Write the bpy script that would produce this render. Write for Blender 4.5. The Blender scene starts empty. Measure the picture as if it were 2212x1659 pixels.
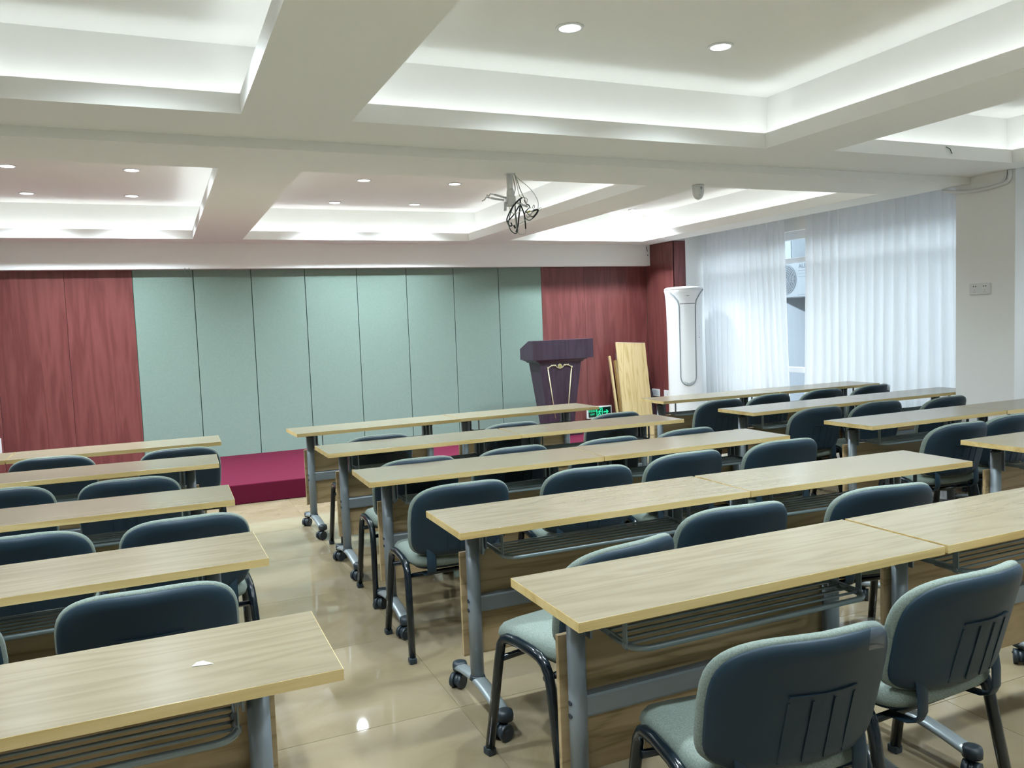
import bpy, bmesh, math, random
from mathutils import Vector, Matrix
random.seed(7)
C = bpy.context.scene.collection
SC = bpy.context.scene
PI = math.pi
# ------------------------------------------------------------------ camera, world, exposure
F_PX = 1747.44; YAW, PITCH, ROLL = 0.411222, -0.0730335, -0.03823999
CAM_Z = 1.432
def cam_setup():
    fwd = Vector((math.sin(YAW)*math.cos(PITCH), math.cos(YAW)*math.cos(PITCH), math.sin(PITCH)))
    right = Vector((math.cos(YAW), -math.sin(YAW), 0)); up = right.cross(fwd)
    c, s = math.cos(ROLL), math.sin(ROLL)
    r2 = c*right + s*up; u2 = -s*right + c*up
    cd = bpy.data.cameras.new('camera'); co = bpy.data.objects.new('camera', cd); C.objects.link(co)
    m = Matrix((r2, u2, -fwd)).transposed().to_4x4(); m.translation = Vector((0, 0, CAM_Z))
    co.matrix_world = m
    cd.sensor_width = 36.0; cd.lens = F_PX/2212*36.0; cd.clip_start = 0.05; cd.clip_end = 200
    SC.camera = co
cam_setup()
EXPOSURE = 2.32
SKY = 1.45
LED = 1.75
LED_FRONT = 2.1
SPOT = 40.0
SPOT_FRONT = 54.0
w = bpy.data.worlds.new('world'); SC.world = w; w.use_nodes = True
bg = w.node_tree.nodes['Background']; bg.inputs[0].default_value = (0.78, 0.89, 1.0, 1); bg.inputs[1].default_value = SKY
SC.view_settings.view_transform = 'Standard'; SC.view_settings.look = 'None'
SC.view_settings.gamma = 1.0; SC.view_settings.exposure = EXPOSURE; SC.view_settings.use_curve_mapping = False
def portal(loc, sx, sy):
    d = bpy.data.lights.new('window_portal', 'AREA'); d.shape = 'RECTANGLE'; d.size = sx; d.size_y = sy
    d.cycles.is_portal = True
    o = bpy.data.objects.new('window_portal', d); C.objects.link(o); o.location = loc
    o.rotation_euler = (0, math.radians(90), 0)   # -Z of the lamp points to -X, into the room
    return o

# ------------------------------------------------------------------ materials
def lin(h):
    h = h.lstrip('#'); v = [int(h[i:i+2], 16)/255 for i in (0, 2, 4)]
    return tuple((x/12.92 if x <= .04045 else ((x+.055)/1.055)**2.4) for x in v)+(1,)
M = {}
def base(name, col, rough=.5, spec=.5, metal=0.0, emit=None, es=0):
    m = bpy.data.materials.new(name); m.use_nodes = True
    b = m.node_tree.nodes['Principled BSDF']
    b.inputs['Base Color'].default_value = lin(col) if isinstance(col, str) else col
    b.inputs['Roughness'].default_value = rough
    b.inputs['Specular IOR Level'].default_value = spec
    b.inputs['Metallic'].default_value = metal
    if emit:
        b.inputs['Emission Color'].default_value = lin(emit) if isinstance(emit, str) else emit
        b.inputs['Emission Strength'].default_value = es
    M[name] = m
    return m, m.node_tree.nodes, m.node_tree.links, b
def N(nodes, t, **kw):
    n = nodes.new(t)
    for k, v in kw.items():
        if k in n.inputs: n.inputs[k].default_value = v
        else: setattr(n, k, v)
    return n
def coords(nodes, links, scale, rnd=True):
    tc = nodes.new('ShaderNodeTexCoord'); mp = nodes.new('ShaderNodeMapping'); mp.inputs['Scale'].default_value = scale
    if rnd:
        oi = nodes.new('ShaderNodeObjectInfo'); mul = nodes.new('ShaderNodeVectorMath'); mul.operation = 'MULTIPLY_ADD'
        mul.inputs[1].default_value = (37.0, 23.0, 11.0)
        links.new(oi.outputs['Random'], mul.inputs[0]); links.new(tc.outputs['Object'], mul.inputs[2])
        links.new(mul.outputs[0], mp.inputs['Vector'])
    else: links.new(tc.outputs['Object'], mp.inputs['Vector'])
    return mp.outputs['Vector']
def ramp(nodes, stops):
    r = nodes.new('ShaderNodeValToRGB'); e = r.color_ramp.elements
    while len(e) < len(stops): e.new(0.5)
    for i, (p, c) in enumerate(stops): e[i].position = p; e[i].color = lin(c) if isinstance(c, str) else c
    return r
def bump(nodes, links, b, src, strength, dist=.002):
    bn = nodes.new('ShaderNodeBump'); bn.inputs['Strength'].default_value = strength; bn.inputs['Distance'].default_value = dist
    links.new(src, bn.inputs['Height']); links.new(bn.outputs[0], b.inputs['Normal'])
def wood(name, dark, mid, light, axis, rough, spec, ring=6.0, contrast=1.0, rnd=True):
    """grain runs along axis (0,1,2); wavy cathedral lines and fine streaks"""
    m, n, l, b = base(name, mid, rough, spec)
    sc = [9.0, 9.0, 9.0]; sc[axis] = 0.9
    v = coords(n, l, tuple(sc), rnd)
    nz = N(n, 'ShaderNodeTexNoise', Scale=1.0, Detail=2.0, Roughness=.5, Distortion=.3); l.new(v, nz.inputs['Vector'])
    mu = N(n, 'ShaderNodeMath', operation='MULTIPLY'); mu.inputs[1].default_value = ring; l.new(nz.outputs['Fac'], mu.inputs[0])
    fr = N(n, 'ShaderNodeMath', operation='PINGPONG'); fr.inputs[1].default_value = .5; l.new(mu.outputs[0], fr.inputs[0])
    sc2 = [150.0, 150.0, 150.0]; sc2[axis] = 5.0
    v2 = coords(n, l, tuple(sc2), rnd)
    nf = N(n, 'ShaderNodeTexNoise', Scale=1.0, Detail=3.0, Roughness=.6); l.new(v2, nf.inputs['Vector'])
    mx = N(n, 'ShaderNodeMath', operation='MULTIPLY_ADD'); mx.inputs[1].default_value = .55; l.new(nf.outputs['Fac'], mx.inputs[0])
    l.new(fr.outputs[0], mx.inputs[2])
    r = ramp(n, [(.28, dark), (.28+.25*contrast, mid), (.85, light)])
    l.new(mx.outputs[0], r.inputs['Fac']); l.new(r.outputs['Color'], b.inputs['Base Color'])
    return m
wood('oak_top', '#6d6450', '#726955', '#786f5b', 0, .24, .5, 8.0, .7)
wood('oak_edge', '#aa915c', '#b9a16b', '#c5af7d', 0, .5, .4, 3.0, 1.0)
wood('oak_panel', '#8b7753', '#a08a66', '#aa9471', 0, .5, .4, 6.0, .6)
wood('oak_board', '#a8925f', '#b8a276', '#c0ab82', 2, .5, .4, 6.0, .5)
wood('red_wood', '#653433', '#6f3c3b', '#784542', 2, .30, .45, 4.0, .9)
wood('dark_wood', '#392b39', '#413343', '#463847', 2, .35, .5, 4.0, 1.0)
base('white_paint', '#efefed', .85, .2)
base('ceiling_paint', '#f2f1ee', .9, .1)
base('frame_white', '#f2f3f4', .4, .4)
base('white_plastic', '#dfe0e1', .35, .5)
base('ac_white', '#dfe0e2', .3, .5)
base('ac_panel', '#dfe2e4', .3, .5)
base('ac_seam', '#8d979c', .35, .5)
base('seam_dark', '#202b2c', .6, .3)
base('teal_gap', '#1f6f5c', .7, .2)
base('grey_steel', '#828c93', .38, .5, .35)
base('foot_steel', '#8d9698', .32, .5, .4)
base('shelf_steel', '#7b878a', .35, .5, .4)
base('black_plastic', '#1f2a31', .45, .5)
base('black_tube', '#101a20', .16, .45)
base('shell_plastic', '#1a2b36', .5, .25)
base('grout', '#6e6149', .8, .2)
base('gold', '#d8cfae', .4, .5, .2)
base('cable_black', '#1c2528', .5, .4)
base('cable_teal', '#53645f', .5, .4)
base('cable_white', '#c2c5bd', .5, .4)
base('brass_yellow', '#b6ac55', .4, .5)
base('sign_dark', '#0d2a24', .3, .5)
base('sign_green', '#18a873', .4, .3, 0, '#2fe0a0', .22)
base('outdoor_wall', '#6f757a', .7, .2)
base('outdoor_white', '#7c8287', .6, .3)
base('outdoor_grey', '#5f666b', .6, .3)
base('print_grey', '#4e565c', .6, .2)
base('text_grey', '#8b949a', .6, .3)
base('led_front', '#ffffff', .5, .3, 0, (.88, .98, 1.0, 1), LED_FRONT)
base('led', '#ffffff', .5, .3, 0, (.88, .98, 1.0, 1), LED)
base('lamp', '#ffffff', .5, .3, 0, (.92, .98, 1.0, 1), 4.0)
base('cardboard', '#8f7448', .8, .2)
base('dark_film', '#3c3037', .2, .6)
base('leaf_green', '#5b6b55', .7, .2)
base('mat_red', '#4d1a22', .95, .1)
base('paper', '#e6e4da', .8, .2)
def fabric(name, c1, c2, scale, rough=.95):
    m, n, l, b = base(name, c1, rough, .15)
    v = coords(n, l, (1, 1, 1), False)
    nz = N(n, 'ShaderNodeTexNoise', Scale=scale, Detail=2.0, Roughness=.7); l.new(v, nz.inputs['Vector'])
    r = ramp(n, [(.35, c1), (.65, c2)]); l.new(nz.outputs['Fac'], r.inputs['Fac']); l.new(r.outputs['Color'], b.inputs['Base Color'])
    bump(n, l, b, nz.outputs['Fac'], .25, .002)
    if name == 'seat_fabric': b.inputs['Sheen Weight'].default_value = .06
    return m
fabric('seat_fabric', '#5f6962', '#747e76', 260.0)
fabric('green_felt', '#798c83', '#7f9188', 90.0)
fabric('carpet', '#4a0c21', '#560f29', 420.0)
def marble():
    m, n, l, b = base('floor_tile', '#b3a48c', .035, .5)
    v = coords(n, l, (1, 1, 1), True)
    nz = N(n, 'ShaderNodeTexNoise', Scale=1.6, Detail=6.0, Roughness=.6, Distortion=1.2); l.new(v, nz.inputs['Vector'])
    r = ramp(n, [(.3, '#74684f'), (.5, '#80745d'), (.75, '#897e6a')]); l.new(nz.outputs['Fac'], r.inputs['Fac'])
    vn = N(n, 'ShaderNodeTexNoise', Scale=2.3, Detail=4.0, Roughness=.55, Distortion=2.0); l.new(v, vn.inputs['Vector'])
    s = N(n, 'ShaderNodeMath', operation='SUBTRACT'); s.inputs[1].default_value = .5; l.new(vn.outputs['Fac'], s.inputs[0])
    a = N(n, 'ShaderNodeMath', operation='ABSOLUTE'); l.new(s.outputs[0], a.inputs[0])
    vr = ramp(n, [(0.0, (1, 1, 1, 1)), (.012, (0, 0, 0, 1))]); l.new(a.outputs[0], vr.inputs['Fac'])
    mm = N(n, 'ShaderNodeMath', operation='MULTIPLY'); mm.inputs[1].default_value = .16; l.new(vr.outputs['Color'], mm.inputs[0])
    mx = n.new('ShaderNodeMix'); mx.data_type = 'RGBA'; l.new(mm.outputs[0], mx.inputs[0])
    l.new(r.outputs['Color'], mx.inputs[6]); mx.inputs[7].default_value = lin('#8a7a5e')
    l.new(mx.outputs[2], b.inputs['Base Color'])
marble()
def sheer():
    m = bpy.data.materials.new('sheer_curtain'); m.use_nodes = True; n = m.node_tree.nodes; l = m.node_tree.links
    n.remove(n['Principled BSDF']); out = n['Material Output']
    tr = n.new('ShaderNodeBsdfTransparent'); tr.inputs[0].default_value = (.95, .97, 1, 1)
    tl = n.new('ShaderNodeBsdfTranslucent'); tl.inputs[0].default_value = (.93, .94, .95, 1)
    df = n.new('ShaderNodeBsdfDiffuse'); df.inputs[0].default_value = (.93, .94, .95, 1)
    m1 = n.new('ShaderNodeMixShader'); m1.inputs[0].default_value = .6; l.new(tl.outputs[0], m1.inputs[1]); l.new(df.outputs[0], m1.inputs[2])
    m2 = n.new('ShaderNodeMixShader'); m2.inputs[0].default_value = .93; l.new(tr.outputs[0], m2.inputs[1]); l.new(m1.outputs[0], m2.inputs[2])
    l.new(m2.outputs[0], out.inputs[0]); M['sheer_curtain'] = m
sheer()
def glassy(name, fac, tint, rough=.0):
    m = bpy.data.materials.new(name); m.use_nodes = True; n = m.node_tree.nodes; l = m.node_tree.links
    n.remove(n['Principled BSDF']); out = n['Material Output']
    tr = n.new('ShaderNodeBsdfTransparent'); tr.inputs[0].default_value = tint
    gl = n.new('ShaderNodeBsdfGlossy'); gl.inputs['Roughness'].default_value = rough
    mx = n.new('ShaderNodeMixShader'); mx.inputs[0].default_value = fac; l.new(tr.outputs[0], mx.inputs[1]); l.new(gl.outputs[0], mx.inputs[2])
    l.new(mx.outputs[0], out.inputs[0]); M[name] = m
glassy('window_glass', .06, (.96, .98, .98, 1))
glassy('clear_film', .10, (.93, .95, .96, 1), .12)
glassy('white_film', .30, (.93, .95, .96, 1), .35)

# ------------------------------------------------------------------ mesh helpers
class MB:
    def __init__(s): s.v = []; s.f = []; s.sm = []
    def add(s, vs, fs, smooth=False):
        o = len(s.v); s.v += [tuple(p) for p in vs]
        for f in fs: s.f.append(tuple(i+o for i in f)); s.sm.append(smooth)
        return s
    def box(s, x0, x1, y0, y1, z0, z1):
        vs = [(x, y, z) for z in (z0, z1) for y in (y0, y1) for x in (x0, x1)]
        return s.add(vs, [(0, 2, 3, 1), (4, 5, 7, 6), (0, 1, 5, 4), (2, 6, 7, 3), (0, 4, 6, 2), (1, 3, 7, 5)])
    def bbox(s, x0, x1, y0, y1, z0, z1, b):
        """box with chamfered edges"""
        bm = bmesh.new(); bmesh.ops.create_cube(bm, size=1)
        for vv in bm.verts: vv.co = Vector(((x0+x1)/2+vv.co.x*(x1-x0), (y0+y1)/2+vv.co.y*(y1-y0), (z0+z1)/2+vv.co.z*(z1-z0)))
        bmesh.ops.bevel(bm, geom=bm.edges[:], offset=b, segments=2, profile=.5, affect='EDGES')
        bm.verts.index_update(); s.add([v.co[:] for v in bm.verts], [[v.index for v in f.verts] for f in bm.faces], False); bm.free(); return s
    def loops(s, loops, smooth=True, cap0=True, cap1=True, closed=True):
        n = len(loops[0]); vs = [p for L in loops for p in L]; fs = []
        for i in range(len(loops)-1):
            for j in range(n if closed else n-1):
                k = (j+1) % n; fs.append((i*n+j, i*n+k, (i+1)*n+k, (i+1)*n+j))
        s.add(vs, fs, smooth)
        if cap0: s.add(loops[0], [tuple(range(n))[::-1]])
        if cap1: s.add(loops[-1], [tuple(range(n))])
        return s
    def tube(s, path, r, n=8, ry=None, caps=True, up=(0, 0, 1)):
        """sweep an ellipse (r across, ry along the second axis) along the path"""
        P = [Vector(p) for p in path]; L = []; ry = ry or r; a = None
        for i, p in enumerate(P):
            t = (P[min(i+1, len(P)-1)]-P[max(i-1, 0)]).normalized()
            if a is None:
                u = Vector(up); 
                if abs(u.dot(t)) > .95: u = Vector((1, 0, 0))
                a = (u-t*u.dot(t)).normalized()
            else: a = (a-t*a.dot(t)).normalized()
            b = t.cross(a)
            L.append([p+a*math.cos(2*PI*k/n)*r+b*math.sin(2*PI*k/n)*ry for k in range(n)])
        return s.loops(L, True, caps, caps)
    def cyl(s, p0, p1, r, n=12, r1=None):
        p0 = Vector(p0); p1 = Vector(p1); t = (p1-p0).normalized(); u = Vector((0, 0, 1)) if abs(t.z) < .9 else Vector((1, 0, 0))
        a = (u-t*u.dot(t)).normalized(); b = t.cross(a); r1 = r if r1 is None else r1
        return s.loops([[p+a*math.cos(2*PI*k/n)*q+b*math.sin(2*PI*k/n)*q for k in range(n)] for p, q in ((p0, r), (p1, r1))])
    def lathe(s, prof, n=20, c=(0, 0, 0), sx=1.0, sy=1.0):
        return s.loops([[(c[0]+r*sx*math.cos(2*PI*k/n), c[1]+r*sy*math.sin(2*PI*k/n), c[2]+z) for k in range(n)] for r, z in prof])
    def prism(s, poly, axis, a0, a1):
        """extrude a 2-D polygon along axis"""
        def P(u, v, a): return {0: (a, u, v), 1: (u, a, v), 2: (u, v, a)}[axis]
        return s.loops([[P(u, v, a) for u, v in poly] for a in (a0, a1)], False)
    def build(s, name, mat, parent=None, fix=True):
        me = bpy.data.meshes.new(name); me.from_pydata(s.v, [], s.f)
        me.polygons.foreach_set('use_smooth', s.sm)
        me.materials.append(M[mat]); me.update()
        if fix:
            bm = bmesh.new(); bm.from_mesh(me); bmesh.ops.remove_doubles(bm, verts=bm.verts[:], dist=1e-6)
            bmesh.ops.recalc_face_normals(bm, faces=bm.faces[:]); bm.to_mesh(me); bm.free()
        o = bpy.data.objects.new(name, me); C.objects.link(o)
        if parent: o.parent = parent
        return o
def tag(o, label, cat, group=None):
    o['label'] = label; o['category'] = cat
    if group: o['group'] = group
    return o
def thing(name, label, cat, loc=(0, 0, 0), rz=0, group=None):
    o = bpy.data.objects.new(name, None); C.objects.link(o); o.location = loc; o.rotation_euler = (0, 0, rz)
    return tag(o, label, cat, group)
def struct(o, label=None):
    o['kind'] = 'structure'
    if label: o['label'] = label
    return o
def kids(o, table): return table.get(o.name, [])
def dup(root, loc, rz, label):
    r = root.copy(); C.objects.link(r); r.location = loc; r.rotation_euler = (0, 0, rz); r['label'] = label
    def rec(a, b):
        for ch in list(a.children):
            c = ch.copy(); C.objects.link(c); c.parent = b; rec(ch, c)
    rec(root, r)
    return r
def arc(c, r, a0, a1, n, f):
    return [f(c[0]+r*math.cos(a0+(a1-a0)*i/n), c[1]+r*math.sin(a0+(a1-a0)*i/n)) for i in range(n+1)]
def text(s, size, loc, rot, mat, parent, name='lettering', ext=.0008):
    cu = bpy.data.curves.new(name, 'FONT'); cu.body = s; cu.size = size; cu.extrude = ext; cu.align_x = 'CENTER'; cu.align_y = 'CENTER'
    cu.materials.append(M[mat]); o = bpy.data.objects.new(name, cu); C.objects.link(o)
    dg = bpy.context.evaluated_depsgraph_get(); dg.update()
    me = bpy.data.meshes.new_from_object(o.evaluated_get(dg)); bpy.data.objects.remove(o)
    o = bpy.data.objects.new(name, me); C.objects.link(o)
    if not me.materials: me.materials.append(M[mat])
    o.location = loc; o.rotation_euler = rot; o.parent = parent; return o

# ------------------------------------------------------------------ dimensions of the room
XL, XR, XW = -3.0, 5.861, 6.45        # left wall, right wall plane, window plane
YB, YF = -5.5, 8.953                  # back wall, front wall
ZF, ZN = 2.385, 2.435                 # soffits of the front and the near half
YSTEP = 4.41
UPF, UPN = 2.72, 2.78
PIL0, PIL1 = 4.03, 4.515              # white pillar
COL0 = 8.364                          # red column
# ------------------------------------------------------------------ floor with tiles
struct(MB().box(XL, XW+.15, -5.5, -1.2, -.06, -.001).build('floor_rear', 'floor_tile'), 'marble floor behind the viewer')
fl = struct(MB().box(XL, XW+.15, -1.2, YF+.1, -.06, -.002).build('floor', 'grout'), 'glossy beige marble tile floor')
tb = MB().bbox(-.3990, .3990, -.3990, .3990, -.012, 0, .0012)
tile0 = None
for i in range(-2, 8):
    for j in range(-1, 11):
        cx, cy = .56+.8*i, .01+.8*j
        if cx > XW: continue
        if tile0 is None: t = tile0 = tb.build('tile', 'floor_tile', fl)
        else: t = tile0.copy(); C.objects.link(t)
        t.location = (cx, cy, 0)
# ------------------------------------------------------------------ walls
wf = struct(MB().box(XL, XW+.3, YF+.025, YF+.2, 0, 2.9).build('wall_front', 'teal_gap'), 'front wall clad in red wood and pale green panels')
seams_g = [-.182, .385, .953, 1.509, 2.074, 2.641, 3.209, 3.776, 4.345]
seams_w = [[XL, -2.0, -1.39, -.783, -.182], [4.345, 4.943, 5.548, XR]]
for a, b in zip(seams_g, seams_g[1:]):
    MB().bbox(a+.0035, b-.0035, YF-.004, YF+.03, 0, 2.4, .002).build('panel', 'green_felt', wf)
for S in seams_w:
    for a, b in zip(S, S[1:]):
        MB().bbox(a+.0012, b-.0012, YF, YF+.03, 0, 2.4, .0015).build('panel', 'red_wood', wf)
struct(MB().box(XL-.15, XL, YB-.15, YF+.2, 0, 2.9).build('wall_left', 'white_paint'))
struct(MB().box(XL-.15, XW+.3, YB-.15, YB, 0, 2.9).build('wall_back', 'white_paint'))
# right side: red wood column, white pillar, window walls
rc = struct(MB().box(XR+.02, XW+.2, COL0+.02, YF+.03, 0, 2.6).build('wall_right', 'white_paint'), 'right wall end clad in red wood')
MB().bbox(XR, XR+.022, COL0+.0, YF, 0, 2.385, .004).build('panel', 'red_wood', rc)
MB().bbox(XR+.001, 6.052, COL0, COL0+.022, 0, 2.385, .004).build('panel', 'red_wood', rc)
MB().box(6.052, XW, COL0+.004, COL0+.022, 0, 2.6).build('window_reveal', 'white_paint', rc)
pil = struct(MB().box(XR, XW+.2, PIL0, PIL1, 0, 2.6).build('wall_pillar', 'white_paint'), 'white pillar between the window bays')
struct(MB().box(XW, XW+.12, YB, PIL0, 2.34, 2.9).box(XW, XW+.12, PIL1, COL0+.02, 2.34, 2.9).build('wall_lintel', 'white_paint'), 'wall above the windows')
struct(MB().box(XW, XW+.2, YB, -.3, 0, 2.34).box(XW, XW+.2, YB, PIL0, 0, .2).box(XW, XW+.2, PIL1, COL0+.02, 0, .2).build('wall_sill', 'white_paint'), 'low wall under the windows')
def window(nm, y0, y1, nmul):
    wd = struct(MB().box(XW+.05, XW+.11, y0, y1, 2.25, 2.34).box(XW+.05, XW+.11, y0, y1, .2, .26)
                .box(XW+.05, XW+.11, y0, y0+.06, .2, 2.34).box(XW+.05, XW+.11, y1-.06, y1, .2, 2.34).build(nm, 'frame_white'), 'white framed window behind the sheer curtains')
    ys = [y0+.06+(y1-y0-.12)*i/nmul for i in range(nmul+1)]
    for z0, z1 in ((1.995, 2.05), (.78, .84)):
        MB().bbox(XW+.05, XW+.115, y0+.06, y1-.06, z0, z1, .006).build('rail', 'frame_white', wd)
    for y in ys[1:-1]:
        MB().bbox(XW+.052, XW+.112, y-.025, y+.025, .26, 2.25, .006).build('mullion', 'frame_white', wd)
    for a, b in zip(ys, ys[1:]):
        for z0, z1 in ((.26, .78), (.84, 1.995), (2.05, 2.25)):
            MB().box(XW+.078, XW+.083, a+.001, b-.001, z0-.01, z1+.01).build('pane', 'window_glass', wd)
window('window_1', PIL1, COL0+.004, 4)
window('window_2', -.3, PIL0, 4)
portal((XW+.18, (PIL1+COL0)/2, 1.27), 2.1, COL0-PIL1)
portal((XW+.18, (-.3+PIL0)/2, 1.27), 2.1, PIL0+.3)
struct(MB().bbox(XR-.012, XR+.004, PIL0-.012, PIL1+.004, 0, .085, .002).build('baseboard_right', 'red_wood'), 'dark red skirting at the foot of the white pillar')
# header beam over the front wall
struct(MB().bbox(XL, XR-.004, 8.851, YF+.03, 2.119, 2.6, .004).build('trim_1', 'white_paint'), 'white boxed header above the wall panels')
# ------------------------------------------------------------------ ceiling: soffit slabs with coffers
coffF = [(-2.0, .387, 4.95, 8.54), (.853, 3.272, 4.955, 8.555), (3.73, 5.50, 4.94, 8.46)]
coffN = [(-2.0, .418, .45, 3.92), (.924, 3.44, .45, 3.925), (3.93, 5.60, .45, 3.875)]
coffR = [(-2.0, .418, -4.2, -.1), (.924, 3.44, -4.2, -.1), (3.93, 5.60, -4.2, -.1)]   # the same grid goes on behind the viewer
def grid_slab(mb, x0, x1, y0, y1, z0, z1, holes):
    xs = sorted(set([x0, x1]+[h[0] for h in holes]+[h[1] for h in holes]))
    for a, b in zip(xs, xs[1:]):
        hs = sorted([(h[2], h[3]) for h in holes if h[0] <= a+1e-6 and h[1] >= b-1e-6]); y = y0
        for p, q in hs:
            if p > y: mb.box(a, b, y, p, z0, z1)
            y = q
        if y1 > y: mb.box(a, b, y, y1, z0, z1)
mb = MB(); OFF = .13
grid_slab(mb, XL, XR, YSTEP, YF+.03, ZF, ZF+.02, coffF)
grid_slab(mb, XL, XR, YB, YSTEP, ZN, ZN+.02, coffN+coffR)
mb.box(XL, XR, YSTEP-.02, YSTEP, ZF, ZN+.02)
for cs, zs, lip, up in ((coffF, ZF+.02, ZF+.085, UPF), (coffN+coffR, ZN+.02, ZN+.09, UPN)):
    for x0, x1, y0, y1 in cs:
        X0, X1, Y0, Y1 = x0-OFF, x1+OFF, y0-OFF, y1+OFF
        q = .012
        mb.box(x0-q, x0, y0-q, y1+q, zs, lip).box(x1, x1+q, y0-q, y1+q, zs, lip).box(x0, x1, y0-q, y0, zs, lip).box(x0, x1, y1, y1+q, zs, lip)
        mb.box(X0-.04, X0, Y0-.04, Y1+.04, zs, up).box(X1, X1+.04, Y0-.04, Y1+.04, zs, up)
        mb.box(X0, X1, Y0-.04, Y0, zs, up).box(X0, X1, Y1, Y1+.04, zs, up)
        mb.box(X0-.04, X1+.04, Y0-.04, Y1+.04, up, up+.05)
struct(mb.build('ceiling', 'ceiling_paint'), 'white dropped ceiling with lit rectangular coffers')
struct(MB().box(XR-.02, XW+.3, YB, YF, 2.56, 2.62).box(XL-.1, XW+.3, YB-.1, YF+.1, 2.9, 3.0).build('ceiling_slab', 'white_paint'), 'ceiling above the curtain recess')
# LED strips in the coves (one continuous strip light per coffer)
k = 0
for cs, zs in ((coffF, ZF+.02), (coffN, ZN+.02), (coffR, ZN+.02)):
    for x0, x1, y0, y1 in cs:
        o = .050; z0, z1 = zs+.001, zs+.013
        m_ = MB().box(x0-o-.006, x1+o+.006, y1+o-.006, y1+o+.006, z0, z1).box(x0-o-.006, x1+o+.006, y0-o-.006, y0-o+.006, z0, z1)
        m_.box(x1+o-.006, x1+o+.006, y0-o, y1+o, z0, z1).box(x0-o-.006, x0-o+.006, y0-o, y1+o, z0, z1)
        s_ = m_.build('strip_light', 'led_front' if cs is coffF else 'led')
        tag(s_, ['white light strip hidden in the front coffer over the red carpet aisle', 'white light strip hidden in the coffer behind the cable bundle', 'white light strip hidden in the front coffer beside the curtains',
                 'white light strip hidden in the near coffer over the left table block', 'white light strip hidden in the large near coffer with two downlights', 'white light strip hidden in the near coffer beside the white pillar', *['white light strip of the rear coffers out of view']*3][k], 'strip light', 'cove lights'); k += 1
# downlights
def downlight(x, y, z, label, power):
    t = thing('downlight', label, 'ceiling light', (x, y, z), 0, 'recessed round downlights')
    MB().lathe([(.05, -.001), (.05, -.006), (.062, -.006), (.066, 0), (.05, 0)], 28).build('trim_ring', 'white_plastic', t)
    MB().lathe([(.0505, -.004), (.0505, -.0005)], 28).build('lens', 'lamp', t)
    ld = bpy.data.lights.new('lamp', 'SPOT'); ld.energy = power; ld.color = (.80, .925, 1.0); ld.spot_size = math.radians(138); ld.spot_blend = 1.0; ld.shadow_soft_size = .05
    lo = bpy.data.objects.new('lamp', ld); C.objects.link(lo); lo.parent = t; lo.location = (0, 0, -.012)
    return t
d0 = downlight(1.72, 6.96, UPF, 'round downlight at near row, window-far side, in coffer behind the cable bundle', SPOT_FRONT)
n0 = downlight(1.825, 3.366, UPN, 'large round downlight overhead, first from the wide ceiling beam', SPOT)
for x, y, z, lb in [
    (2.55, 6.97, UPF, 'round downlight at near row, window side, in coffer behind the cable bundle'),
    (1.72, 8.20, UPF, 'round downlight at stage-side row, window-far side, in coffer behind the cable bundle'),
    (2.545, 8.19, UPF, 'round downlight at stage-side row, window side, in coffer behind the cable bundle'),
    (-.91, 6.91, UPF, 'round downlight cut by the picture edge in the front coffer over the left tables'),
    (-.09, 6.89, UPF, 'round downlight in near row of front coffer over left tables, aisle side'),
    (-.94, 8.12, UPF, 'round downlight in stage-side row of front coffer over left tables, window-far side'),
    (-.12, 8.12, UPF, 'round downlight in stage-side row of front coffer over left tables, aisle side'),
    (5.21, 8.19, UPF, 'lone round downlight in the coffer beside the curtains'),
    (2.675, 3.366, UPN, 'large round downlight overhead, second from the wide ceiling beam')]:
    dup(d0 if z == UPF else n0, (x, y, z), 0, lb)
# unseen downlights added for more light, above the picture edge and behind the beams
for x, y, z in [(1.825, 2.14, UPN), (2.675, 2.14, UPN), (-.02, 2.14, UPN), (-.02, 3.366, UPN), (-.87, 2.14, UPN), (-1.6, 3.366, UPN),
                (4.4, 2.14, UPN), (5.2, 2.14, UPN), (1.825, .95, UPN), (2.675, .95, UPN), (-.02, .95, UPN), (-1.1, -1.2, UPN), (-1.1, -3.0, UPN), (1.825, -1.2, UPN), (2.675, -3.0, UPN), (1.825, -3.0, UPN), (2.675, -1.2, UPN), (4.8, -1.2, UPN), (4.8, -3.0, UPN), (1.72, 5.73, UPF), (2.55, 5.73, UPF), (-.09, 5.73, UPF), (-.91, 5.73, UPF), (4.45, 5.73, UPF), (4.45, 6.96, UPF), (4.45, 8.19, UPF)]:
    dup(d0 if z == UPF else n0, (x, y, z), 0, 'added round downlight out of view above the picture edge or behind the ceiling beams')
# ------------------------------------------------------------------ stage
st = tag(MB().bbox(XL+.02, 4.62, 7.14, YF-.006, 0, .17, .008).build('stage', 'carpet'), 'low platform covered in crimson carpet along the front wall', 'stage')
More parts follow.
